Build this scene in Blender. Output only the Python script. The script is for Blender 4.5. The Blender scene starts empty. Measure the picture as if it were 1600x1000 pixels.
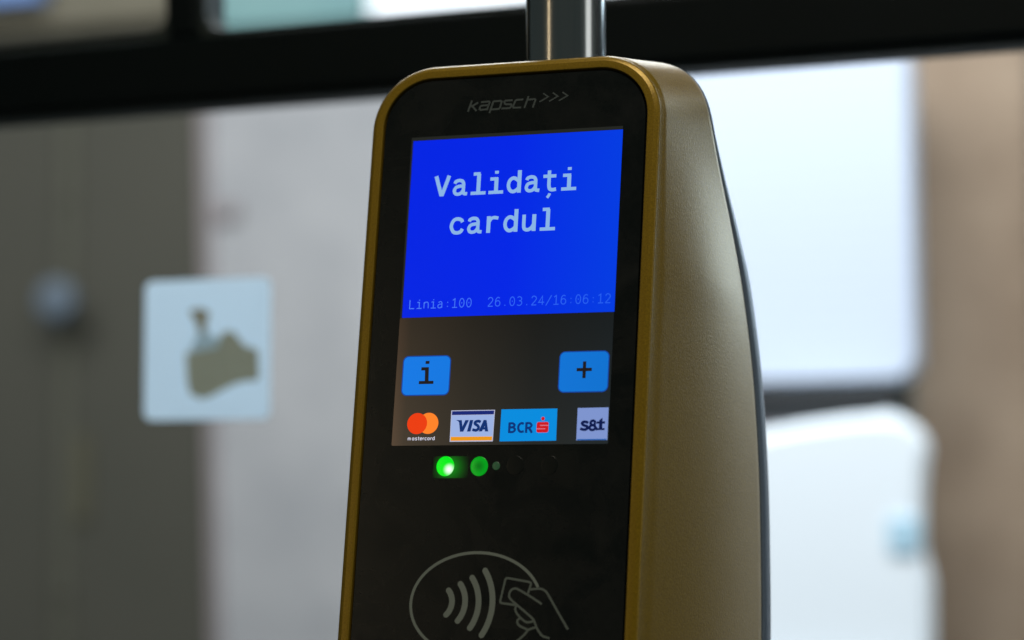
import bpy, bmesh, math, random
from mathutils import Vector, Matrix
R = math.radians
SC = bpy.context.scene
COL = SC.collection
random.seed(7)

# ------------------------------------------------------------------ camera
cam = bpy.data.cameras.new('camera'); camo = bpy.data.objects.new('camera', cam); COL.objects.link(camo)
CP = Vector((0.36018, -0.96487, -0.09192))
yaw, pitch, roll = R(20.336), R(4.2736), R(-0.0423)
fw = Vector((-math.sin(yaw)*math.cos(pitch), math.cos(yaw)*math.cos(pitch), math.sin(pitch)))
rt = fw.cross(Vector((0, 0, 1))).normalized(); up = rt.cross(fw)
rt, up = math.cos(roll)*rt + math.sin(roll)*up, -math.sin(roll)*rt + math.cos(roll)*up
camo.matrix_world = Matrix(((rt.x, up.x, -fw.x, CP.x), (rt.y, up.y, -fw.y, CP.y), (rt.z, up.z, -fw.z, CP.z), (0, 0, 0, 1)))
cam.sensor_width = 36; cam.lens = 85; cam.clip_start = .05; cam.clip_end = 100
cam.dof.use_dof = True; cam.dof.focus_distance = 1.035; cam.dof.aperture_fstop = 4.6; cam.dof.aperture_blades = 0
SC.camera = camo

# ------------------------------------------------------------------ world, lamps, exposure
W = bpy.data.worlds.new('World'); SC.world = W; W.use_nodes = True
bg = W.node_tree.nodes['Background']; bg.inputs[0].default_value = (.72, .97, 1.0, 1); bg.inputs[1].default_value = .045
def area(name, loc, target, sx, sy, power, color):
    l = bpy.data.lights.new(name, 'AREA'); l.shape = 'RECTANGLE'; l.size = sx; l.size_y = sy; l.energy = power; l.color = color
    o = bpy.data.objects.new(name, l); COL.objects.link(o); o.location = loc
    o.rotation_euler = (Vector(target) - Vector(loc)).to_track_quat('-Z', 'Y').to_euler()
    return o
area('outdoor_daylight', (-1.0, .52, 2.7), (-1.0, 3.5, 2.5), 5.5, 2.4, 350, (.95, .97, 1.0))       # daylight on what stands outside
area('window_daylight', (.84, 1.8, .50), (.07, .08, .02), .45, .55, 6.3, (.60, .81, 1.0))        # windows to the right, behind the validator
area('sky_daylight', (-1.3, 2.5, 2.3), (-.2, .3, 0), 2.6, 1.0, 98, (.88, .95, 1.0))           # sky coming down through the bus window
area('front_top_fill', (.30, -.62, 1.5), (0, 0, 0), .9, .35, 17, (1.0, .9, .72))                # added warm fill for the validator front, no fixture seen
area('side_strip_fill', (1.7, -.05, .25), (0, .05, 0), .5, 1.7, 3.2, (.92, .97, 1.0))            # added tall strip, unseen, for pole streaks and the right flank
area('warm_strip_fill', (-.95, -1.55, .05), (0, 0, 0), .06, 1.3, 1.3, (1.0, .78, .5))         # added slim warm strip, unseen, for a streak on the pole
SC.view_settings.view_transform = 'Standard'; SC.view_settings.look = 'None'
SC.view_settings.exposure = 0; SC.view_settings.gamma = 1
SC.cycles.use_denoising = True
SC.cycles.max_bounces = 8; SC.cycles.transparent_max_bounces = 12

# ------------------------------------------------------------------ helpers
def lin(r, g, b):
    f = lambda c: (c/255/12.92) if c/255 <= .04045 else ((c/255 + .055)/1.055)**2.4
    return (f(r), f(g), f(b), 1)
def mat(name, base=(.5, .5, .5, 1), rough=.5, metal=0, spec=.5, emit=None, estr=1, coat=0):
    m = bpy.data.materials.new(name); m.use_nodes = True
    b = m.node_tree.nodes['Principled BSDF']
    b.inputs['Base Color'].default_value = base; b.inputs['Roughness'].default_value = rough
    b.inputs['Metallic'].default_value = metal; b.inputs['Specular IOR Level'].default_value = spec
    b.inputs['Coat Weight'].default_value = coat
    if emit: b.inputs['Emission Color'].default_value = emit; b.inputs['Emission Strength'].default_value = estr
    return m
def nodes(m): return m.node_tree.nodes, m.node_tree.links, m.node_tree.nodes['Principled BSDF']
def add_noise(m, scale, lo, hi, bump=0, bscale=None, detail=4, dist=.001, stretch=(1, 1, 1)):
    """vary the base colour between lo and hi, with optional fine relief"""
    N, L, b = nodes(m)
    tc = N.new('ShaderNodeTexCoord'); mp = N.new('ShaderNodeMapping'); mp.inputs['Scale'].default_value = stretch
    L.new(tc.outputs['Object'], mp.inputs[0])
    n = N.new('ShaderNodeTexNoise'); n.inputs['Scale'].default_value = scale; n.inputs['Detail'].default_value = detail
    L.new(mp.outputs[0], n.inputs['Vector'])
    r = N.new('ShaderNodeValToRGB'); r.color_ramp.elements[0].position = .3; r.color_ramp.elements[1].position = .7
    r.color_ramp.elements[0].color = lo; r.color_ramp.elements[1].color = hi
    L.new(n.outputs['Fac'], r.inputs[0]); L.new(r.outputs[0], b.inputs['Base Color'])
    if bump:
        n2 = N.new('ShaderNodeTexNoise'); n2.inputs['Scale'].default_value = bscale or scale; n2.inputs['Detail'].default_value = 3
        L.new(tc.outputs['Object'], n2.inputs['Vector'])
        bp = N.new('ShaderNodeBump'); bp.inputs['Strength'].default_value = bump; bp.inputs['Distance'].default_value = dist
        L.new(n2.outputs['Fac'], bp.inputs['Height']); L.new(bp.outputs[0], b.inputs['Normal'])
def mesh(name, verts, faces, m, parent=None, smooth=False):
    me = bpy.data.meshes.new(name); me.from_pydata([tuple(v) for v in verts], [], faces); me.update()
    bm = bmesh.new(); bm.from_mesh(me); bmesh.ops.recalc_face_normals(bm, faces=bm.faces); bm.to_mesh(me); bm.free()
    if smooth:
        for p in me.polygons: p.use_smooth = True
    o = bpy.data.objects.new(name, me); COL.objects.link(o); me.materials.append(m)
    if parent: o.parent = parent
    return o
def empty(name, loc=(0, 0, 0)):
    o = bpy.data.objects.new(name, None); COL.objects.link(o); o.location = loc; o.empty_display_size = .02; return o
def tag(o, label, cat, group=None):
    o['label'] = label; o['category'] = cat
    if group: o['group'] = group
    return o
def box(name, a, b, m, parent=None, bevel=.002, seg=2):
    bm = bmesh.new(); bmesh.ops.create_cube(bm, size=1)
    for v in bm.verts:
        v.co = Vector([a[i] + (v.co[i] + .5)*(b[i] - a[i]) for i in range(3)])
    if bevel: bmesh.ops.bevel(bm, geom=bm.edges[:], offset=bevel, segments=seg, affect='EDGES', profile=.5)
    me = bpy.data.meshes.new(name); bm.to_mesh(me); bm.free(); me.materials.append(m)
    for p in me.polygons: p.use_smooth = False
    o = bpy.data.objects.new(name, me); COL.objects.link(o)
    if parent: o.parent = parent
    return o
def rrect(x0, x1, z0, z1, r, n=8):
    """rounded rectangle, counter-clockwise; r = radius or (bl, br, tr, tl)"""
    if not isinstance(r, tuple): r = (r,)*4
    P = []
    for (cx, cz, a, rr) in ((x0 + r[0], z0 + r[0], 180, r[0]), (x1 - r[1], z0 + r[1], 270, r[1]), (x1 - r[2], z1 - r[2], 0, r[2]), (x0 + r[3], z1 - r[3], 90, r[3])):
        for i in range(n + 1):
            t = R(a + 90*i/n); P.append((cx + rr*math.cos(t), cz + rr*math.sin(t)))
    return P
def slab(name, P, y0, y1, m, parent=None, bev=.003, dx=0):
    """prism of outline P (x,z) between y0 (front) and y1 with a small front chamfer"""
    n = len(P); cx = sum(p[0] for p in P)/n; cz = sum(p[1] for p in P)/n
    def inset(d):
        out = []
        for i in range(n):
            a, b, c = P[i-1], P[i], P[(i+1) % n]
            e = Vector((c[0]-a[0], c[1]-a[1])); e = e.normalized() if e.length else Vector((1, 0))
            out.append((b[0] - e.y*d, b[1] + e.x*d))
        return out
    V = []
    for d, y in ((bev, y0), (0, y0 + bev), (0, y1)):
        V += [(p[0] + (dx if y == y1 else 0), y, p[1]) for p in (inset(d) if d else P)]
    Fs = [tuple(range(n)), tuple(range(2*n, 3*n))]
    for k in range(2):
        for i in range(n):
            j = (i+1) % n; Fs.append((k*n+i, k*n+j, k*n+n+j, k*n+n+i))
    return mesh(name, V, Fs, m, parent)
def frame_ring(name, outer, inner, y0, y1, m, parent=None):
    n = len(outer); V = []
    for P, y in ((outer, y0), (inner, y0), (inner, y1), (outer, y1)): V += [(p[0], y, p[1]) for p in P]
    Fs = []
    for k in range(4):
        for i in range(n):
            j = (i+1) % n; a = k*n; b = ((k+1) % 4)*n; Fs.append((a+i, a+j, b+j, b+i))
    return mesh(name, V, Fs, m, parent)

# ------------------------------------------------------------------ outside, seen through the window
m_olive = mat('olive_render', rough=.85); add_noise(m_olive, 1.6, lin(56, 56, 47), lin(62, 61, 52), .2, 40, dist=.01)
m_olive2 = mat('olive_fascia', rough=.8); add_noise(m_olive2, 2.5, lin(82, 79, 64), lin(102, 97, 82))
m_pipe = mat('olive_pipe', lin(64, 64, 53), .8)
m_yel = mat('faded_yellow', lin(65, 63, 46), .8)
m_pale = mat('pale_render', rough=.9); add_noise(m_pale, 5, lin(138, 140, 142), lin(154, 155, 156), .2, 30, dist=.01)
m_white = mat('white_paint', lin(236, 243, 248), .6)
m_whiteg = mat('white_gloss', lin(234, 245, 253), .35)
m_teal = mat('teal_sign', rough=.6); add_noise(m_teal, 3, lin(84, 124, 126), lin(108, 144, 142))
m_tan = mat('tan_stone', rough=.9); add_noise(m_tan, 7, lin(130, 113, 95), lin(150, 133, 114), .4, 60, detail=6, dist=.01)
m_dark = mat('dark_rail', lin(20, 24, 27), .5)
m_mauve = mat('mauve_trim', lin(126, 118, 118), .8)
m_glow_dome = mat('blue_grey_dome', lin(80, 92, 103), .8)
m_tail = mat('pale_blue_lens', lin(176, 214, 234), .2, coat=.5)
m_blue = mat('pale_blue_board', lin(110, 140, 190), .6)

# pale wall (setting the backdrop), olive wall in front of it at the left
tag(box('pale_wall', (-6, 3.616, -1.6), (-1.05, 3.9, .895), m_pale, bevel=0), 'pale grey rendered wall seen behind the white window sticker, right of the dark olive wall', 'wall')
ow = mesh('olive_wall', [(-6, 3.6, -1.6), (-1.965, 3.6, -1.6), (-2.055, 3.6, .915), (-6, 3.6, .915), (-6, 3.614, -1.6), (-1.965, 3.614, -1.6), (-2.055, 3.614, .915), (-6, 3.614, .915)],
          [(0, 1, 2, 3), (4, 5, 6, 7), (0, 1, 5, 4), (1, 2, 6, 5), (2, 3, 7, 6), (3, 0, 4, 7)], m_olive)
tag(ow, 'dark olive wall filling the left of the picture below the black window bar', 'wall')
tr = mesh('trim', [(-1.964, 3.606, -1.6), (-1.944, 3.606, -1.6), (-2.034, 3.606, .89), (-2.054, 3.606, .89), (-1.964, 3.615, -1.6), (-1.944, 3.615, -1.6), (-2.034, 3.615, .89), (-2.054, 3.615, .89)],
          [(0, 1, 2, 3), (4, 5, 6, 7), (0, 1, 5, 4), (1, 2, 6, 5), (2, 3, 7, 6), (3, 0, 4, 7)], m_mauve, ow)
box('bracket', (-2.005, 3.598, .505), (-1.955, 3.6155, .535), m_mauve, ow, .002)
box('fascia', (-6, 3.55, .93), (-2.07, 3.72, 1.6), m_olive2, ow, bevel=.01)
box('yellow_mark', (-2.335, 3.59, -.135), (-2.295, 3.60, .05), m_yel, ow, bevel=.002)
# down pipe and bluish glow spot, shaped as a dome, on the olive wall
def lathe(name, prof, m, loc, axis='Z', n=24, parent=None, smooth=True):
    V, Fs = [], []
    for (r, h) in prof:
        for i in range(n):
            a = 2*math.pi*i/n; c, s = r*math.cos(a), r*math.sin(a)
            V.append((c + loc[0], s + loc[1], h + loc[2]) if axis == 'Z' else (c + loc[0], -h + loc[1], s + loc[2]))
    for k in range(len(prof)-1):
        for i in range(n):
            j = (i+1) % n; Fs.append((k*n+i, k*n+j, k*n+n+j, k*n+n+i))
    Fs.append(tuple(range(n))); Fs.append(tuple(range((len(prof)-1)*n, len(prof)*n)))
    o = mesh(name, V, Fs, m, parent, smooth)
    return o
dp = empty('down_pipe', (-2.36, 3.603, -1.5))
p_ = lathe('pipe', [(.024, 0), (.026, .002), (.026, .004), (.026, 2.396), (.026, 2.398), (.024, 2.4)], m_pipe, (0, 0, 0), parent=dp)
for z in (.4, 1.2, 2.05): lathe('bracket', [(.027, z), (.028, z+.005), (.028, z+.03), (.027, z+.035)], m_pipe, (0, 0, 0), parent=dp)
tag(dp, 'slim olive down pipe running up the dark olive wall', 'pipe')
lp = empty('glow_spot_dome', (-2.335, 3.515, .333))
lathe('base_plate', [(.046, -.012), (.046, .006), (.045, .01)], m_glow_dome, (0, 0, 0), 'Y', parent=lp)
lathe('dome', [(.046, .008), (.045, .012), (.036, .018), (.018, .022), (.004, .023)], m_glow_dome, (0, 0, 0), 'Y', parent=lp)
tag(lp, 'soft bluish glow spot shaped as a small round dome on the dark olive wall, upper far left', 'glow spot')
tag(box('pale_blue_board', (-2.6, 3.49, .985), (-2.38, 3.54, 1.3), m_blue, bevel=.004), 'pale blue board at the top left corner behind the upper window', 'board')
# teal fascia sign and white wall above the pale wall
tag(box('teal_board', (-2.065, 3.58, .90), (-1.65, 3.70, 1.7), m_teal, bevel=.01), 'grey teal board seen through the upper middle window pane', 'board')
tag(box('white_upper_wall', (-1.645, 3.58, .90), (.6, 3.70, 1.9), m_white, bevel=.01), 'bright white wall behind the upper pane just left of the steel pole', 'wall')
# right: white shutter, rail, vehicle, pillar
m_shut = mat('white_shutter_paint', lin(200, 213, 232), .55)
N, L, b = nodes(m_shut)
tc = N.new('ShaderNodeTexCoord'); wv = N.new('ShaderNodeTexWave'); wv.bands_direction = 'Z'; wv.inputs['Scale'].default_value = 14; wv.inputs['Distortion'].default_value = 0
bp = N.new('ShaderNodeBump'); bp.inputs['Strength'].default_value = .16; bp.inputs['Distance'].default_value = .003
L.new(tc.outputs['Object'], wv.inputs['Vector']); L.new(wv.outputs['Fac'], bp.inputs['Height']); L.new(bp.outputs[0], b.inputs['Normal'])
sh = empty('white_shutter', (-.6, 2.5, .3)); sh.rotation_euler = (0, R(-.6), 0)
P = rrect(-.42, .300, -.223, .262, (.02, .036, .026, .02))
slab('shutter_panel', P, -.03, .03, m_shut, sh, .006)
rl = box('lower_rail', (-.42, -.034, -.281), (.268, .03, -.2275), m_dark, sh, .005)
box('sill', (-.42, -.022, -.310), (.268, .03, -.2815), mat('sill_grey', lin(160, 155, 160), .6), sh, .003)
tag(sh, 'bright white shutter panel with rounded corners right of the validator', 'shutter')
van = empty('white_vehicle', (-.55, 2.36, -.6))
prof = [(-.45, -.3), (.290, -.3), (.2915, .3175), (.292, .395), (.285, .426), (.280, .4395), (.2805, .492), (.2825, .5273), (.285, .5536), (.2895, .5756), (.288, .5888), (.275, .6083),
        (.2538, .6227), (.227, .6266), (.1911, .6253), (.1548, .6213), (.109, .6156), (.0628, .6071), (-.05, .588), (-.20, .56), (-.45, .51)]
slab('body', prof, 0, .28, m_whiteg, van, .012, -.07)
slab('bumper', rrect(-.4, .288, .0, .285, (.02, .02, .03, .02)), -.02, .0, m_whiteg, van, .01, -.004)
slab('tail_light', rrect(.2325, .2765, .4345, .485, .008), -.008, .01, m_tail, van, .003)
lathe('roof_lamp', [(.03, -.04), (.03, .02), (.026, .033), (.014, .041), (.003, .043)], m_whiteg, (.222, .05, .588), parent=van)
tag(van, 'white rounded vehicle body with pale blue tail light below the shutter', 'vehicle')
tag(box('tan_pillar', (-.335, 2.62, -1.5), (-.150, 2.95, 1.6), m_tan, bevel=.01), 'tan stone pillar at the right beside the white shutter', 'pillar')
tag(box('white_wall', (-.40, 3.3, -1.5), (2.4, 3.45, 1.9), m_white, bevel=.01), 'white wall showing as a thin strip right of the tan pillar', 'wall')

# ------------------------------------------------------------------ bus window
Yw = .45
m_frame = mat('black_frame', rough=.5, spec=.15); add_noise(m_frame, 9, lin(2, 9, 10), lin(4, 13, 15), .15, 900, dist=.0004)
m_gask = mat('gasket_rubber', lin(40, 48, 46), .6, spec=.3)
m_glass = bpy.data.materials.new('window_glass'); m_glass.use_nodes = True
N, L = m_glass.node_tree.nodes, m_glass.node_tree.links; N.clear()
out = N.new('ShaderNodeOutputMaterial'); mx = N.new('ShaderNodeMixShader'); ts = N.new('ShaderNodeBsdfTransparent'); gl = N.new('ShaderNodeBsdfGlossy'); fr = N.new('ShaderNodeFresnel')
ts.inputs[0].default_value = (.985, .99, .99, 1); gl.inputs['Roughness'].default_value = .02; fr.inputs[0].default_value = 1.25
L.new(fr.outputs[0], mx.inputs[0]); L.new(ts.outputs[0], mx.inputs[1]); L.new(gl.outputs[0], mx.inputs[2]); L.new(mx.outputs[0], out.inputs[0])
bw = empty('bus_window', (0, Yw, 0)); bw.rotation_euler = (0, -.0108, 0)
box('transom', (-1.4, -.004, .1767), (.9, .040, .2200), m_frame, bw, .004)
box('mullion', (-.4060, -.003, .2202), (-.3828, .038, .46), m_frame, bw, .003)
box('top_rail', (-1.4, -.004, .4602), (.9, .040, .50), m_frame, bw, .004)
box('side_post', (.8602, -.003, -.75), (.9, .038, .1765), m_frame, bw, .003)
box('side_post', (-1.4, -.003, -.75), (-1.3602, .038, .1765), m_frame, bw, .003)
box('bottom_rail', (-1.4, -.004, -.80), (.9, .040, -.7502), m_frame, bw, .004)
for x0, x1, z0, z1 in ((-1.36, -.4062, .2202, .46), (-.3826, .86, .2202, .46), (-1.36, .86, -.75, .1765)):
    o_ = rrect(x0, x1, z0, z1, .0015, 8); i_ = rrect(x0 + .003, x1 - .003, z0 + .003, z1 - .003, .014, 8)
    frame_ring('gasket', o_, i_, .002, .030, m_gask, bw)
    box('pane', (x0 + .001, .012, z0 + .001), (x1 - .001, .017, z1 - .001), m_glass, bw, 0)
tag(bw, 'bus side window with thick black transom bar across the picture behind the validator', 'window')

# sticker on the inside of the pane
def vinyl(name, c, t=.9):
    m = mat(name, c, .5); N, L, b = nodes(m)
    tl = N.new('ShaderNodeBsdfTranslucent'); tl.inputs[0].default_value = c; mx = N.new('ShaderNodeMixShader'); mx.inputs[0].default_value = t
    L.new(b.outputs[0], mx.inputs[1]); L.new(tl.outputs[0], mx.inputs[2]); L.new(mx.outputs[0], N['Material Output'].inputs[0])
    return m
m_stk = vinyl('sticker_vinyl', lin(232, 243, 250))
m_pic = vinyl('pictogram_tan', lin(170, 156, 128)); m_pic2 = vinyl('pictogram_grey', lin(186, 192, 188)); m_pic3 = vinyl('pictogram_brown', lin(160, 140, 110))
st = empty('window_sticker', (-.3835, Yw + .0117, .008))
slab('sticker_sheet', rrect(-.0467, .0467, -.0467, .0467, .006), -.0007, -.0002, m_stk, st, .0001)
def sp(zx, zy): return ((zx/3.704 - 22)*.000495 - .0478, .0467 - (zy/3.704 - 24)*.000419)
def flat(name, pts, m, y, parent, close=True):
    return mesh(name, [(p[0], y, p[1]) for p in pts], [tuple(range(len(pts)))], m, parent)
flat('pictogram_hand', [sp(*q) for q in ((322, 520), (335, 700), (350, 760), (410, 792), (470, 775), (520, 745), (600, 705), (660, 690), (712, 692), (728, 670), (722, 515), (690, 500), (655, 490), (625, 455), (600, 415), (565, 395), (530, 405), (510, 440), (500, 490), (420, 505))], m_pic, -.0010, st)
flat('pictogram_cuff', [sp(*q) for q in ((345, 510), (380, 440), (395, 400), (440, 395), (480, 430), (512, 440), (500, 492), (420, 508))], m_pic2, -.0013, st)
flat('pictogram_finger', [sp(*q) for q in ((340, 275), (370, 262), (430, 265), (455, 290), (440, 340), (430, 400), (395, 405), (380, 350))], m_pic3, -.0010, st)
tag(st, 'square white sticker with brown hand pictogram on the window pane', 'sticker')

# ------------------------------------------------------------------ steel pole
m_steel = mat('brushed_steel', lin(196, 195, 190), .2, 1.0)
N, L, b = nodes(m_steel)
tc = N.new('ShaderNodeTexCoord'); mp = N.new('ShaderNodeMapping'); mp.inputs['Scale'].default_value = (60, 60, 1.2)
n = N.new('ShaderNodeTexNoise'); n.inputs['Scale'].default_value = 12; n.inputs['Detail'].default_value = 5
rr = N.new('ShaderNodeMapRange'); rr.inputs['To Min'].default_value = .12; rr.inputs['To Max'].default_value = .24
L.new(tc.outputs['Object'], mp.inputs[0]); L.new(mp.outputs[0], n.inputs['Vector']); L.new(n.outputs['Fac'], rr.inputs['Value']); L.new(rr.outputs[0], b.inputs['Roughness'])
po = lathe('handrail_pole', [(.0170, -1.15), (.0178, -1.1497), (.0181, -1.149), (.0181, -1.1485), (.0181, .5485), (.0181, .549), (.0178, .5497), (.0170, .55)], m_steel, (0, 0, 0), n=64)
po.location = (.0083, .055, 0)
tag(po, 'brushed steel handrail pole rising from the top of the validator', 'pole')

# ------------------------------------------------------------------ ticket validator: frame u right, v up, w back, leaning back on the pole
LEAN = 0.158849
val = empty('ticket_validator', (0, 0, 0)); val.rotation_euler = (-LEAN, 0, 0)
tag(val, 'golden ticket validator with black front, blue lit screen and contactless symbol', 'ticket validator')
MM = .001
def P3(u, v, w): return (u*MM, w*MM, v*MM)
UC = -1.45; VB = -232
DV = [(-260, 112), (-200, 114), (-138, 113), (-101, 110), (-61, 105), (-20, 96), (15, 83.5), (40, 71), (68, 55), (94, 43), (112, 37), (130, 34)]
def D(v):
    for (a, x), (b2, y) in zip(DV, DV[1:]):
        if v <= b2:
            # Catmull-Rom through the table for a smooth back curve
            i = [q[0] for q in DV].index(a); p0 = DV[max(i-1, 0)]; p3 = DV[min(i+2, len(DV)-1)]
            t = max(0, (v-a)/(b2-a)); m1 = (y-p0[1])/(b2-p0[0])*(b2-a); m2 = (p3[1]-x)/(p3[0]-a)*(b2-a)
            return (2*t**3-3*t*t+1)*x + (t**3-2*t*t+t)*m1 + (-2*t**3+3*t*t)*y + (t**3-t*t)*m2
    return DV[-1][1]
def outline(off):
    """front outline of the housing offset by off (mm): list of (u, v, nu, nv)"""
    hw, vt, r, rb = 66.7, 101, 28, 18
    Pn = []
    def arc(cu, cv, rad, a0, a1, n):
        for i in range(n+1):
            a = R(a0 + (a1-a0)*i/n); Pn.append((cu + (rad+off)*math.cos(a), cv + (rad+off)*math.sin(a), math.cos(a), math.sin(a)))
    def seg(u0, v0, u1, v1, nu, nv, n):
        for i in range(1, n):
            t = i/n; Pn.append((u0+(u1-u0)*t + off*nu, v0+(v1-v0)*t + off*nv, nu, nv))
    arc(UC+hw-rb, VB+rb, rb, -90, 0, 6)
    seg(UC+hw, VB+rb, UC+hw, vt-r, 1, 0, 44)
    arc(UC+hw-r, vt-r, r, 0, 90, 18)
    seg(UC+hw-r, vt, UC-hw+r, vt, 0, 1, 14)
    arc(UC-hw+r, vt-r, r, 90, 180, 18)
    seg(UC-hw, vt-r, UC-hw, VB+rb, -1, 0, 44)
    arc(UC-hw+rb, VB+rb, rb, 180, 270, 6)
    seg(UC-hw+rb, VB, UC+hw-rb, VB, 0, -1, 10)
    return Pn
def loft(name, loops, m, parent, cap0=False, cap1=False, smooth=True):
    n = len(loops[0]); V = [P3(*p) for lp_ in loops for p in lp_]; Fs = []
    for k in range(len(loops)-1):
        for i in range(n):
            j = (i+1) % n; Fs.append((k*n+i, k*n+j, k*n+n+j, k*n+n+i))
    if cap0: Fs.append(tuple(range(n)))
    if cap1: Fs.append(tuple(range((len(loops)-1)*n, len(loops)*n)))
    return mesh(name, V, Fs, m, parent, smooth)
def ring(off, w): return [(u, v, w) for (u, v, a, c) in outline(off)]
def seam(t, extra=0, lift=0):
    """section at fraction t of the depth; flares outwards, extra = further back in mm, lift = offset along the flare normal"""
    Q = []
    for (u, v, a, c) in outline(0):
        v1 = v
        d = D(v1 + 11.7*max(0, c)); w = 3.0 + t*(d-3.0) + extra*min(1, max(.25, (95-v)/70))
        fl = (.2*a*a + .26*c*c) if c > 0 else .2*a*a + .05*c*c
        bow = 3.6*math.sin(math.pi*min(t, 1))*abs(a)*min(1, max(0, (70-v)/60))      # the flanks are slightly crowned
        k = fl*(w) + bow + lift + (4.6*min(t, 1)*(2*abs(a)*c)**2.2 if c > 0 else 0)      # the shoulders square off towards the back
        Q.append((u + k*a, v + k*c, w))
    return Q
m_gold = mat('gold_paint', rough=.36, metal=.32, spec=.5)
add_noise(m_gold, 1400, lin(122, 96, 8), lin(148, 119, 18), .3, 1100, detail=2, dist=.0003)
m_shell = mat('grey_rear_plastic', rough=.4); add_noise(m_shell, 900, lin(84, 98, 114), lin(96, 110, 126), .1, 1500, dist=.0002)
m_black = mat('black_rubber', (.006, .006, .007, 1), .6, spec=.2)
m_panel = mat('black_front_glass', rough=.25, spec=.3); add_noise(m_panel, 700, lin(13, 17, 17), lin(19, 23, 22), .03, 1400, dist=.0001)
housing = loft('housing', [ring(-5.5, 3.2), ring(-5.5, .35), ring(-5.42, .12), ring(-5.2, .02), ring(-5.0, 0), ring(-2.5, 0), ring(-2.38, .01), ring(-2.25, .05), ring(-2.1, .12), ring(-.85, .78), ring(-.6, .95), ring(-.3, 1.3), ring(-.1, 1.9), ring(0.0, 3.0),
                           seam(.04), seam(.08), seam(.16), seam(.27), seam(.4), seam(.53), seam(.66), seam(.78), seam(.88), seam(.95), seam(.985), seam(1.0, 0, -.35), seam(1.0, .3, -1.4)], m_gold, val)
loft('panel_gasket', [ring(-5.0, 3.0), ring(-6.4, 3.0), ring(-7.4, 2.6)], m_black, val)
glass = loft('front_glass', [ring(-6.5, 3.1), ring(-6.5, .92), ring(-6.57, .85)], m_panel, val, cap1=True, smooth=False)
loft('seam_gasket', [seam(1.0, .2, -1.6), seam(1.0, 2.2, -1.6)], m_black, val)
def back(extra, lift, sc):
    Q = seam(1.0, extra, lift)
    return [((u-UC)*sc + UC, (v+60)*sc - 60, w) for (u, v, w) in Q]
loft('rear_shell', [seam(1.0, 1.8, -1.9), seam(1.0, 1.8, -.7), seam(1.0, 2.1, -.35), seam(1.0, 5, -.1), seam(1.0, 9, -.3), seam(1.0, 11.5, -1.2), seam(1.0, 13.2, -3.2), back(14, -5, .95), back(15, -6, .8), back(15.5, -6, .5)], m_shell, val, cap1=True)

# ---- stroke lettering
def smoothp(pts, n=8):
    if len(pts) < 3: return pts
    out = []
    for i in range(len(pts)-1):
        p0 = pts[max(i-1, 0)]; p1 = pts[i]; p2 = pts[i+1]; p3 = pts[min(i+2, len(pts)-1)]
        for k in range(n):
            t = k/n
            out.append(tuple(.5*(2*p1[d] + (p2[d]-p0[d])*t + (2*p0[d]-5*p1[d]+4*p2[d]-p3[d])*t*t + (-p0[d]+3*p1[d]-3*p2[d]+p3[d])*t**3) for d in (0, 1)))
    out.append(pts[-1]); return out
class Ink:
    """flat print on the front: strokes and filled outlines, in mm on the panel"""
    def __init__(s): s.V = []; s.F = []; s.k = 0
    def stroke(s, pts, wd, z, curve=False, rnd=False):
        if curve: pts = smoothp(pts)
        q = [pts[0]]
        for p in pts[1:]:
            if math.hypot(p[0]-q[-1][0], p[1]-q[-1][1]) > 1e-4: q.append(p)
        pts = q; n = len(pts); z = z - .004*(s.k % 12); s.k += 1; b0 = len(s.V)
        closed = False
        for i in range(n):
            a = pts[max(i-1, 0)]; b = pts[i]; c = pts[min(i+1, n-1)]
            d1 = Vector((b[0]-a[0], b[1]-a[1])); d2 = Vector((c[0]-b[0], c[1]-b[1]))
            if i == 0: d1 = d2
            if i == n-1: d2 = d1
            d1.normalize(); d2.normalize(); t = d1 + d2
            if t.length < 1e-6: t = d1
            t.normalize(); nn = Vector((-t.y, t.x)); cs = max(.45, nn.dot(Vector((-d1.y, d1.x)))); h = wd/2/cs
            s.V += [P3(b[0]+nn.x*h, b[1]+nn.y*h, z), P3(b[0]-nn.x*h, b[1]-nn.y*h, z)]
            if i: s.F.append((b0+2*i-2, b0+2*i-1, b0+2*i+1, b0+2*i))
        if rnd:
            for e in (pts[0], pts[-1]): s.disc(e, wd/2*.995, z - .002)
    def disc(s, c, r, z, n=20, ry=None):
        b0 = len(s.V); s.V += [P3(c[0]+r*math.cos(2*math.pi*i/n), c[1]+(ry or r)*math.sin(2*math.pi*i/n), z) for i in range(n)]; s.F.append(tuple(range(b0, b0+n)))
    def poly(s, pts, z):
        b0 = len(s.V); s.V += [P3(p[0], p[1], z) for p in pts]; s.F.append(tuple(range(b0, b0+len(pts))))
    def build(s, name, m, parent): return mesh(name, s.V, s.F, m, parent)
def ell(cx, cy, rx, ry, a0, a1, n=18): return [(cx+rx*math.cos(R(a0+(a1-a0)*i/n)), cy+ry*math.sin(R(a0+(a1-a0)*i/n))) for i in range(n+1)]

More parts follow.
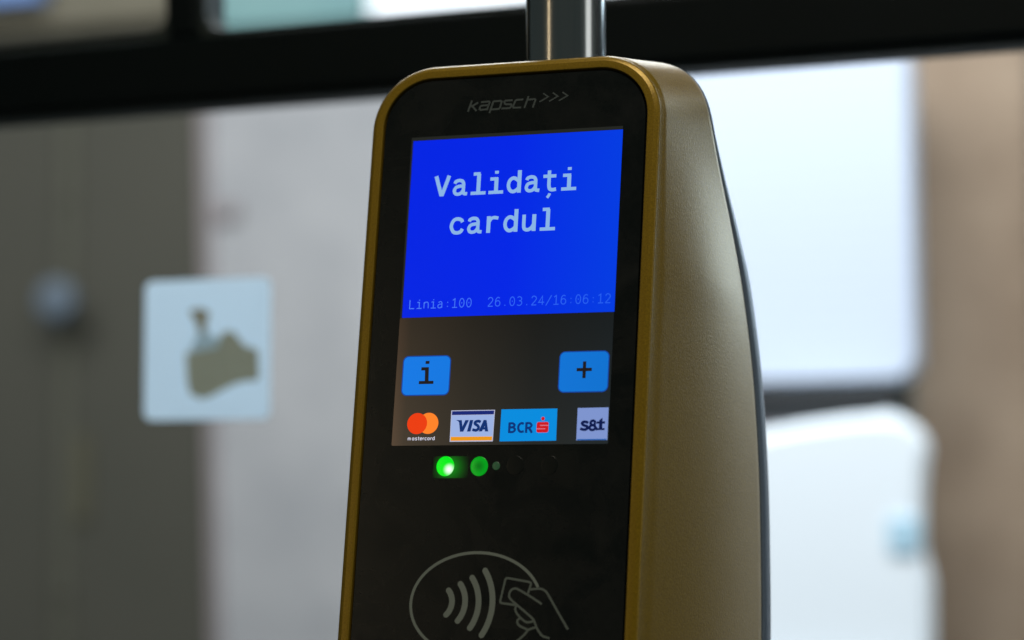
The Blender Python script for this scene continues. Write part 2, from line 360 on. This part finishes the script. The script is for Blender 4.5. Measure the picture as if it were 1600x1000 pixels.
# bold slab monospace, millimetres, baseline 0. glyph = [(points, width, curve)]
B, H = 1.82, 1.48
GB = {
 'V': [([(.9, 9.25), (3.75, .35), (4.1, .35)][:2], 1.75, 0), ([(7.0, 9.25), (4.05, .35)], 1.75, 0), ([(3.05, .5), (4.75, .5)], 1.0, 0)],
 'a': [([(1.55, 5.45), (2.0, 6.35), (3.4, 6.8), (4.9, 6.5), (5.6, 5.4), (5.65, 4.0), (5.65, 1.9), (6.0, .85), (7.5, .62)], 1.55, 1),
       ([(5.5, 4.25), (3.6, 4.15), (2.1, 3.6), (1.45, 2.2), (2.0, .95), (3.2, .6), (4.6, 1.05), (5.6, 2.4)], 1.5, 1)],
 'l': [([(1.75, 9.4), (4.95, 9.4)], H, 0), ([(4.3, 9.4), (4.3, .6)], B, 0), ([(.8, .68), (7.75, .68)], H, 0)],
 'i': [([(1.3, 6.75), (5.0, 6.75)], H, 0), ([(4.2, 6.75), (4.2, .6)], B, 0), ([(.75, .68), (7.55, .68)], H, 0), ([(4.2, 9.05), (4.2, 10.35)], 1.75, 0)],
 'd': [(ell(3.75, 3.65, 2.25, 3.05, 52, 308), 1.6, 0), ([(6.45, 10.1), (6.45, 0)], B, 0), ([(5.1, 6.0), (6.1, 5.0)], 1.2, 0), ([(5.1, 1.25), (6.1, 2.3)], 1.2, 0)],
 't': [([(3.4, 9.3), (3.4, 2.6), (3.8, 1.15), (4.9, .62), (6.75, .8)], 1.6, 2), ([(.7, 6.75), (6.6, 6.75)], H, 0), ([(3.9, -.95), (3.75, -1.6), (2.85, -2.9)], 1.25, 1)],
 'c': [([(6.75, 5.3), (6.1, 6.35), (4.4, 6.85), (2.6, 6.2), (1.6, 3.7), (2.6, 1.2), (4.4, .6), (6.1, 1.1), (6.8, 2.3)], 1.6, 1)],
 'r': [([(2.2, 7.45), (2.2, 0)], B, 0), ([(2.3, 4.6), (3.2, 6.2), (4.6, 6.75), (6.6, 6.45)], 1.5, 1)],
 'u': [([(1.75, 7.45), (1.75, 3.0), (2.1, 1.2), (3.6, .65), (5.2, 1.4), (6.2, 2.9)], 1.6, 2), ([(6.4, 7.45), (6.4, 0)], B, 0)],
}
def path(pts, cv):
    if cv == 1: return smoothp(pts)
    if cv == 2: return [pts[0]] + smoothp(pts[1:])
    return pts
def setb(ink, text, u0, v0, adv, z):
    for i, ch in enumerate(text):
        for pts, wd, cv in GB.get(ch, []):
            ink.stroke([(u0+i*adv+p[0], v0+p[1]) for p in path(pts, cv)], wd, z)
# thin monospace digits and letters, unit cell: x 0..1 (ink .12-.85), height 1
GT = {
 'L': [[(.15, 1), (.15, 0), (.8, 0)]], 'i': [[(.2, .7), (.5, .7), (.5, 0)], [(.15, 0), (.85, 0)], [(.5, .9), (.5, 1.02)]],
 'n': [[(.18, .72), (.18, 0)], ['c', (.18, .5), (.35, .68), (.6, .7), (.76, .55), (.78, 0)]],
 'a': [['c', (.2, .6), (.45, .72), (.68, .62), (.7, .35), (.7, 0)], ['c', (.7, .42), (.4, .42), (.17, .3), (.2, .06), (.45, 0), (.7, .18)]],
 ':': [[(.5, .08), (.5, .2)], [(.5, .55), (.5, .67)]], '.': [[(.5, 0), (.5, .13)]], '/': [[(.12, -.1), (.85, 1.05)]],
 '0': [['o', .48, .5, .32, .5], [(.48, .43), (.48, .57)]], '1': [[(.2, .82), (.5, 1), (.5, 0)], [(.15, 0), (.85, 0)]],
 '2': [['c', (.16, .78), (.3, .98), (.6, .98), (.78, .76), (.65, .5), (.16, .02)], [(.14, 0), (.82, 0)]],
 '3': [['c', (.18, .9), (.45, 1.0), (.74, .85), (.7, .6), (.42, .53)], ['c', (.42, .53), (.74, .45), (.78, .18), (.5, 0), (.15, .08)]],
 '4': [[(.62, 0), (.62, 1), (.12, .28), (.88, .28)]],
 '6': [['c', (.74, .9), (.5, 1.0), (.24, .8), (.16, .4)], ['o', .48, .31, .32, .31]],
}
def sett(ink, text, u0, v0, adv, h, wd, z, wcell=None):
    for i, ch in enumerate(text):
        for st_ in GT.get(ch, []):
            if st_[0] == 'c': pts = smoothp(st_[1:])
            elif st_[0] == 'o': pts = ell(st_[1], st_[2], st_[3], st_[4], 0, 360, 24)
            else: pts = st_
            ink.stroke([(u0+i*adv+p[0]*(wcell or adv), v0+p[1]*h) for p in pts], wd, z)

# ---- materials of the lit screen
def screen(name, rgb, s=1): return mat(name, (.002, .002, .002, 1), .3, spec=.15, emit=lin(*rgb), estr=s)
def screen_field(name, stops, axis=0, lo=-.049, hi=.049, v2=None):
    """lit screen whose backlight changes across the panel (the liquid crystal seen at a slant)"""
    m = screen(name, (0, 0, 0)); N, L, b = nodes(m)
    tc = N.new('ShaderNodeTexCoord'); sx = N.new('ShaderNodeSeparateXYZ'); L.new(tc.outputs['Object'], sx.inputs[0])
    mr = N.new('ShaderNodeMapRange'); mr.inputs['From Min'].default_value = lo; mr.inputs['From Max'].default_value = hi; L.new(sx.outputs[axis], mr.inputs['Value'])
    cr = N.new('ShaderNodeValToRGB'); e = cr.color_ramp.elements
    e[0].position, e[0].color = stops[0][0], lin(*stops[0][1]); e[1].position, e[1].color = stops[-1][0], lin(*stops[-1][1])
    for p_, c_ in stops[1:-1]: q = e.new(p_); q.color = lin(*c_)
    L.new(mr.outputs[0], cr.inputs[0]); L.new(cr.outputs[0], b.inputs['Emission Color'])
    if v2:
        m2 = N.new('ShaderNodeMapRange'); m2.inputs['From Min'].default_value = v2[0]; m2.inputs['From Max'].default_value = v2[1]; m2.inputs['To Min'].default_value = v2[2]; m2.inputs['To Max'].default_value = v2[3]
        L.new(sx.outputs[2], m2.inputs['Value']); L.new(m2.outputs[0], b.inputs['Emission Strength'])
    return m
ZS = .70      # surface of the display, just proud of the front glass (w axis points back)
m_lcd = screen_field('unlit_screen', [(0, (82, 66, 51)), (.06, (64, 55, 44)), (.35, (48, 44, 37)), (.65, (34, 35, 33)), (1, (32, 38, 40))], v2=(-.069, -.013, 1.15, .62))
m_lcdtop = screen('screen_top_edge', (34, 36, 32))
m_bluef = screen_field('blue_field', [(0, (0, 36, 228)), (.5, (0, 38, 230)), (1, (0, 60, 226))])
m_text = screen('pale_blue_text', (138, 181, 230)); m_thin = screen_field('thin_blue_text', [(0, (80, 130, 246)), (.5, (48, 102, 244)), (1, (36, 96, 240))])
m_btn = screen_field('button_blue', [(0, (20, 122, 230)), (1, (14, 114, 208))]); m_btne = screen('button_rim', (20, 70, 160)); m_sym = screen('button_symbol', (30, 26, 26))
display = Ink()
display.poly(rrect(-48.75, 48.75, -69.2, -12.95, .5), ZS)
dsp = display.build('display', m_lcd, val)
tb = Ink(); tb.poly([(-48.75, 67.15), (48.95, 67.15), (48.95, 68.7), (-48.75, 68.7)], ZS); tb.poly([(-48.75, -12.9), (-47.85, -12.9), (-47.95, 67.1), (-48.75, 67.1)], ZS); tb.build('screen_edge', m_lcdtop, dsp)
bf = Ink(); bf.poly([(-47.8, -12.9), (48.9, -12.9), (49.0, 67.1), (-47.9, 67.1)], ZS); bf.build('blue_field', m_bluef, dsp)
t1 = Ink(); setb(t1, 'Validati', -36.75, 41.15, 8.34, ZS-.03); setb(t1, 'cardul', -28.95, 23.72, 8.34, ZS-.03); t1.build('heading_text', m_text, dsp)
t2 = Ink(); sett(t2, 'Linia:100  26.03.24/16:06:12', -45.0, -8.95, 3.305, 3.85, .40, ZS-.03); t2.build('status_text', m_thin, dsp)
def button(name, u0, u1, v0, v1, kind):
    k = Ink(); k.poly(rrect(u0, u1, v0, v1, 2.6), ZS-.02); o = k.build(name, m_btne, dsp)
    k = Ink(); k.poly(rrect(u0+.45, u1-.45, v0+.45, v1-.45, 2.2), ZS-.04); k.build(name + '_face', m_btn, dsp)
    k = Ink(); c = (u0+u1)/2
    if kind == 'i':
        k.stroke([(-37.9, -41.75), (-31.15, -41.75)], 1.35, ZS-.06); k.stroke([(-34.3, -41.6), (-34.55, -35.2)], 1.75, ZS-.06); k.stroke([(-37.15, -35.75), (-33.7, -35.75)], 1.4, ZS-.06); k.stroke([(-34.45, -33.6), (-34.45, -32.3)], 1.8, ZS-.06)
    else:
        k.stroke([(33.45, -37.5), (40.15, -37.5)], 1.4, ZS-.06); k.stroke([(36.85, -34.0), (36.85, -41.2)], 1.45, ZS-.06)
    k.build(name + '_symbol', m_sym, dsp)
button('info_button', -45.9, -23.6, -47.5, -29.95, 'i'); button('plus_button', 25.5, 47.7, -47.25, -29.5, '+')
# card logos along the bottom of the screen
def pl(name, pts, rgb, z=ZS-.02, s=1): k = Ink(); k.poly(pts, z); return k.build(name, screen(name + '_colour', rgb, s), dsp)
k = Ink(); k.disc((-32.3, -59.6), 4.6, ZS-.02, 40); k.build('card_logo_orange_disc', screen('logo_orange', (255, 132, 42)), dsp)
k = Ink(); k.disc((-37.5, -59.65), 4.6, ZS-.04, 40); k.build('card_logo_red_disc', screen('logo_red', (236, 62, 16)), dsp)
GS = {'m': ([[(.06, .0), (.06, .7)], ['c', (.06, .5), (.25, .7), (.44, .55), (.45, 0)], ['c', (.45, .5), (.64, .7), (.83, .55), (.85, 0)]], 1.35), 'a': ([['o', .38, .35, .3, .33], [(.7, .7), (.7, 0)]], 1), 's': ([['c', (.62, .6), (.35, .7), (.14, .55), (.35, .37), (.62, .2), (.4, 0), (.1, .1)]], .85),
      't': ([[(.3, 1), (.3, .15), (.55, 0)], [(.05, .68), (.58, .68)]], .75), 'e': ([['c', (.08, .37), (.68, .37), (.6, .62), (.38, .7), (.12, .55), (.08, .3), (.25, .03), (.6, .08)]], .9), 'r': ([[(.12, .7), (.12, 0)], ['c', (.12, .4), (.25, .62), (.5, .68)]], .65), 'c': ([['c', (.62, .58), (.38, .7), (.12, .52), (.1, .25), (.32, 0), (.62, .1)]], .85), 'd': ([['o', .38, .35, .3, .33], [(.7, 1.05), (.7, 0)]], 1)}
k = Ink(); x = 0; word = 'mastercard'; tot = sum(GS[c][1] for c in word); sc = 12.7/tot
for ch in word:
    for q in GS[ch][0]:
        pts = smoothp(q[1:], 5) if q[0] == 'c' else ell(q[1], q[2], q[3], q[4], 0, 360, 14) if q[0] == 'o' else q
        k.stroke([(-41.35 + (x+p[0])*sc, -66.85 + p[1]*1.5) for p in pts], .30, ZS-.03)
    x += GS[ch][1]
k.build('card_logo_lettering', screen('logo_white', (205, 205, 222)), dsp)
pl('card_logo_plate', [(-22.0, -67.72), (-2.4, -67.7), (-2.2, -54.12), (-22.1, -54.15)], (184, 188, 214))
pl('card_logo_field', [(-21.75, -65.4), (-2.65, -65.4), (-2.5, -56.3), (-21.8, -56.3)], (156, 178, 226), ZS-.03)
pl('card_logo_navy_band', [(-21.7, -56.15), (-2.6, -56.1), (-2.55, -54.45), (-21.7, -54.5)], (24, 40, 116), ZS-.04)
pl('card_logo_orange_band', [(-21.6, -67.3), (-2.8, -67.25), (-2.75, -65.6), (-21.6, -65.6)], (236, 152, 22), ZS-.04)
k = Ink(); zz = ZS-.06
k.poly([(-19.7, -58.35), (-17.0, -58.4), (-16.55, -61.2), (-15.4, -58.42), (-13.75, -58.42), (-16.05, -63.4), (-17.55, -63.4), (-18.2, -59.4), (-18.7, -58.8)], zz)
k.poly([(-13.3, -58.42), (-11.75, -58.42), (-12.75, -63.38), (-14.35, -63.38)], zz)
k.stroke(smoothp([(-8.35, -59.35), (-9.4, -58.95), (-10.7, -59.25), (-10.85, -60.1), (-9.6, -60.9), (-9.2, -61.9), (-10.1, -62.85), (-12.0, -62.55)]), 1.25, zz)
k.poly([(-9.1, -63.4), (-7.55, -63.4), (-5.95, -60.2), (-5.95, -58.45), (-7.05, -58.45)], zz); k.poly([(-6.6, -58.45), (-5.75, -58.45), (-4.7, -63.42), (-6.2, -63.42)], zz - .008); k.poly([(-7.5, -61.6), (-5.8, -61.6), (-5.8, -62.6), (-7.9, -62.6)], zz - .012)
k.build('card_logo_italic_lettering', screen('logo_navy', (14, 48, 112)), dsp)
pl('bank_logo_plate', [(.65, -67.75), (25.9, -67.65), (25.75, -53.98), (.7, -54.0)], (4, 140, 222))
k = Ink(); s_ = 1.02
k.stroke([(4.75, -59.62), (4.75, -64.25)], s_, zz); k.stroke(smoothp([(4.8, -60.1), (6.2, -60.1), (7.05, -60.9), (6.2, -61.75), (4.8, -61.75)]), .95, zz); k.stroke(smoothp([(4.8, -61.8), (6.4, -61.8), (7.3, -62.8), (6.4, -63.75), (4.8, -63.75)]), .95, zz)
k.stroke(smoothp([(11.15, -60.3), (10.0, -60.1), (8.95, -60.9), (8.75, -62.2), (9.3, -63.4), (10.3, -63.75), (11.3, -63.5)]), .98, zz)
k.stroke([(12.35, -59.65), (12.35, -64.25)], s_, zz); k.stroke(smoothp([(12.4, -60.1), (13.8, -60.1), (14.65, -61.0), (13.8, -62.0), (12.4, -62.1)]), .95, zz); k.stroke([(13.5, -62.0), (15.0, -64.2)], 1.05, zz)
k.build('bank_logo_lettering', screen('logo_navy_text', (10, 50, 118)), dsp)
k = Ink(); k.poly(rrect(16.95, 22.25, -64.15, -59.65, .8), zz); k.disc((19.6, -58.2), .8, zz); k.build('bank_logo_emblem', screen('logo_crimson', (206, 24, 30)), dsp)
k = Ink(); k.stroke([(18.4, -61.1), (22.25, -61.1)], .34, zz-.02); k.stroke([(16.95, -62.55), (20.9, -62.55)], .34, zz-.02); k.build('bank_logo_emblem_lines', screen('logo_pinkish', (214, 128, 150)), dsp)
pl('maker_logo_plate', [(34.8, -67.62), (48.4, -67.6), (48.35, -53.8), (34.75, -53.88)], (126, 148, 206))
pl('maker_logo_lower_edge', [(35.2, -67.6), (48.0, -67.58), (48.0, -67.1), (35.2, -67.12)], (30, 92, 170), ZS-.04)
k = Ink()
k.stroke(smoothp([(39.7, -60.35), (38.9, -59.9), (37.6, -59.85), (37.0, -60.5), (37.9, -61.3), (39.2, -61.75), (39.5, -62.5), (38.5, -63.1), (37.2, -63.0), (36.3, -62.6)]), 1.15, zz)
k.stroke(ell(41.75, -60.3, 1.0, .95, 0, 360, 20), 1.1, zz); k.stroke(ell(41.65, -62.3, 1.25, 1.0, 0, 360, 20), 1.1, zz); k.stroke([(42.3, -61.3), (43.9, -63.3)], 1.1, zz)
k.poly([(44.5, -59.2), (45.9, -58.15), (46.0, -63.35), (44.45, -63.35)], zz); k.stroke([(43.4, -60.2), (47.05, -60.2)], .95, zz-.01); k.stroke([(43.3, -63.0), (47.05, -63.0)], .8, zz-.014)
k.build('maker_logo_lettering', screen('logo_deep_navy', (8, 24, 76)), dsp)

# ---- print on the front glass
ZP = .78
N, L, b = nodes(m_panel)
tc = N.new('ShaderNodeTexCoord'); n1 = N.new('ShaderNodeTexNoise'); n1.inputs['Scale'].default_value = 38; n1.inputs['Detail'].default_value = 5; n1.inputs['Distortion'].default_value = 1.2
mr = N.new('ShaderNodeMapRange'); mr.inputs['From Min'].default_value = .35; mr.inputs['From Max'].default_value = .7; mr.inputs['To Min'].default_value = .2; mr.inputs['To Max'].default_value = .36
L.new(tc.outputs['Object'], n1.inputs['Vector']); L.new(n1.outputs['Fac'], mr.inputs['Value']); L.new(mr.outputs[0], b.inputs['Roughness'])
m_print = mat('grey_print', lin(122, 130, 123), .6, spec=.2); m_print2 = mat('dim_grey_print', lin(96, 104, 98), .6, spec=.2); m_print3 = mat('faint_grey_print', lin(70, 78, 78), .6, spec=.2)
k = Ink(); q = .84; cv = lambda P_: smoothp(P_, 6)
for pts in ([(-21.3, 84.3), (-22.9, 79.3)], [(-18.3, 83.2), (-20.6, 82.0), (-21.9, 81.6)], [(-21.2, 82.0), (-18.9, 79.4)],
            [(-17.0, 83.3), (-13.2, 83.4), (-12.9, 83.0), (-13.9, 79.9), (-17.0, 79.75), (-17.5, 80.2), (-17.2, 81.3), (-16.7, 81.65), (-13.4, 81.75)],
            [(-11.1, 83.55), (-12.75, 78.1)], [(-11.2, 83.35), (-7.7, 83.35), (-7.3, 82.9), (-8.0, 80.1), (-8.5, 79.7), (-12.0, 79.65)],
            [(-2.2, 83.35), (-5.6, 83.3), (-6.1, 82.9), (-5.7, 81.9), (-5.2, 81.6), (-2.9, 81.5), (-2.6, 81.1), (-3.0, 80.1), (-3.5, 79.8), (-7.2, 79.8)],
            [(2.75, 83.4), (-.4, 83.3), (-.95, 82.9), (-1.9, 80.3), (-1.6, 79.85), (1.9, 79.75)],
            [(5.15, 84.7), (3.4, 79.4)], [(4.6, 83.1), (8.0, 83.2), (8.4, 82.8), (7.3, 79.35)]):
    k.stroke(pts, q, ZP)
for d in (0, 4.5, 9.0): k.stroke([(11.8+d*.985, 85.6), (14.2+d*.985, 83.85), (10.3+d*.985, 81.8)], .62, ZP)
k.build('maker_lettering', m_print3, glass)
k = Ink()
k.stroke(ell(-6.1, -136.6, 29.1, 21.7, 20.2, 313, 64), 1.25, ZP); k.build('contactless_ring', m_print, glass)
k = Ink()
for a, b_, c in (((-18.37, -130.92), (-16.6, -135.8), (-18.91, -141.04)), ((-13.3, -128.12), (-10.7, -135.6), (-13.61, -143.51)), ((-8.13, -125.49), (-4.7, -135.6), (-7.93, -146.39)), ((-2.55, -122.43), (1.5, -135.5), (-2.56, -149.26))):
    # circle through three points
    ax, ay, bx_, by, cx, cy = *a, *b_, *c; d = 2*(ax*(by-cy)+bx_*(cy-ay)+cx*(ay-by))
    ux = ((ax*ax+ay*ay)*(by-cy)+(bx_*bx_+by*by)*(cy-ay)+(cx*cx+cy*cy)*(ay-by))/d; uy = ((ax*ax+ay*ay)*(cx-bx_)+(bx_*bx_+by*by)*(ax-cx)+(cx*cx+cy*cy)*(bx_-ax))/d
    r_ = math.hypot(ax-ux, ay-uy); t0 = math.degrees(math.atan2(ay-uy, ax-ux)); t1_ = math.degrees(math.atan2(cy-uy, cx-ux))
    k.stroke(ell(ux, uy, r_, r_, t0, t1_, 20), 2.55, ZP, rnd=True)
k.build('contactless_waves', m_print, glass)
k = Ink(); hw_ = .95
for pts, c in (([(16.97, -131.68), (18.05, -127.9), (17.9, -127.3), (17.04, -126.91), (7.9, -125.45), (7.1, -125.5), (6.65, -126.06), (4.9, -134.8), (4.95, -135.5), (5.5, -135.85), (12.53, -136.67)], 0),
               ([(23.28, -136.04), (18.0, -132.9), (12.6, -130.1), (10.9, -129.75), (9.4, -130.5), (8.7, -132.3), (9.3, -134.0), (12.6, -136.7), (16.5, -139.6), (19.58, -142.1), (20.7, -143.9), (21.7, -146.0), (22.91, -147.72), (24.33, -149.11), (27.39, -150.0)], 1),
               ([(17.9, -130.1), (20.3, -129.75), (22.6, -129.75), (24.2, -130.4), (25.6, -131.8), (30.0, -138.5), (35.19, -146.25)], 1),
               ([(12.1, -136.9), (11.75, -138.3), (12.6, -140.1), (15.0, -142.4), (17.2, -143.6), (20.0, -143.1)], 1),
               ([(13.9, -142.0), (12.9, -143.2), (13.5, -144.7), (15.5, -145.8), (17.82, -146.71)], 1),
               ([(21.3, -145.6), (19.4, -146.1), (17.8, -146.9), (16.25, -148.79), (13.35, -151.3), (11.0, -152.8)], 1)):
    k.stroke(smoothp(pts) if c else pts, hw_, ZP)
k.build('contactless_hand', m_print2, glass)

# ---- indicator lights behind round lenses
def led_mat(name, c0, c1, s0, off=(0, 0), rad=.004):
    """a lens lit from a light source sitting off-centre behind it"""
    m = mat(name, (.002, .01, .003, 1), .25, spec=.4); N, L, b = nodes(m)
    tc = N.new('ShaderNodeTexCoord'); mp = N.new('ShaderNodeMapping'); mp.vector_type = 'TEXTURE'; mp.inputs['Location'].default_value = (off[0], 0, off[1]); mp.inputs['Scale'].default_value = (rad,)*3
    g = N.new('ShaderNodeTexGradient'); g.gradient_type = 'SPHERICAL'
    L.new(tc.outputs['Object'], mp.inputs[0]); L.new(mp.outputs[0], g.inputs[0])
    cr = N.new('ShaderNodeValToRGB'); cr.color_ramp.elements[0].color = c0; cr.color_ramp.elements[1].color = c1; cr.color_ramp.interpolation = 'EASE'
    L.new(g.outputs['Fac'], cr.inputs[0]); L.new(cr.outputs[0], b.inputs['Emission Color']); b.inputs['Emission Strength'].default_value = s0
    return m
def lens(u, v, r, m, ry=None, h=1):
    prof = [(r, .85), (r, .83 - .07*h), (r*.96, .82 - .12*h), (r*.8, .81 - .17*h), (r*.45, .80 - .22*h), (r*.05, .80 - .24*h)]
    n = 32; V, Fs = [], []
    for (rr_, w) in prof:
        for i in range(n):
            a = 2*math.pi*i/n; V.append((rr_*MM*math.cos(a), (w-.7)*MM, rr_*MM*math.sin(a)*(ry or 1)))
    for q_ in range(len(prof)-1):
        for i in range(n):
            j = (i+1) % n; Fs.append((q_*n+i, q_*n+j, q_*n+n+j, q_*n+n+i))
    Fs.append(tuple(range((len(prof)-1)*n, len(prof)*n)))
    o = mesh('indicator_light', V, Fs, m, val, True); o.location = P3(u, v, .7); return o
lens(-23.35, -78.2, 4.05, led_mat('green_lit_bright', (0, .75, .01, 1), (.95, 1, .95, 1), 1.15, (.0019, -.0014), .0032), 1.06)
lens(-7.95, -78.3, 3.95, led_mat('green_lit_soft', (0, .34, .01, 1), (0, .17, .006, 1), 1.0, (0, 0), .0035), 1.06)
lens(-.3, -78.15, 1.7, mat('green_dim', (.01, .02, .01, 1), .3, emit=lin(32, 62, 38)), 1.05)
for u in (8.2, 23.3): lens(u, -78.0, 3.9, mat('unlit_lens', lin(15, 19, 18), .3, spec=.3), 1.06, .12)
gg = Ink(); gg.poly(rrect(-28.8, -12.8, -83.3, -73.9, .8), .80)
m_gw = mat('led_spill_glow', lin(10, 14, 12), .35, spec=.3); N, L, b = nodes(m_gw)  # spill of the first green light, painted as an emission gradient on the glass
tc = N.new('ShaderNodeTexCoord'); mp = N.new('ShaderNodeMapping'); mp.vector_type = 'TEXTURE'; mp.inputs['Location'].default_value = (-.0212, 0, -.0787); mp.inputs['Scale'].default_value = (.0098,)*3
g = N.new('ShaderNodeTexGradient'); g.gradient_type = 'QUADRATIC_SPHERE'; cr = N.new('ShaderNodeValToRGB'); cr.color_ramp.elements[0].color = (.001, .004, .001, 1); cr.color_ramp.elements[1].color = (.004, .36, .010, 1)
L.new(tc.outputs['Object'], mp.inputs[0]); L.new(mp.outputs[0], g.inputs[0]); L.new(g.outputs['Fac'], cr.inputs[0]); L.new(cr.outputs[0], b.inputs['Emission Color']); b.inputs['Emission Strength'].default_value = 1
gg.build('led_spill_glow', m_gw, glass)
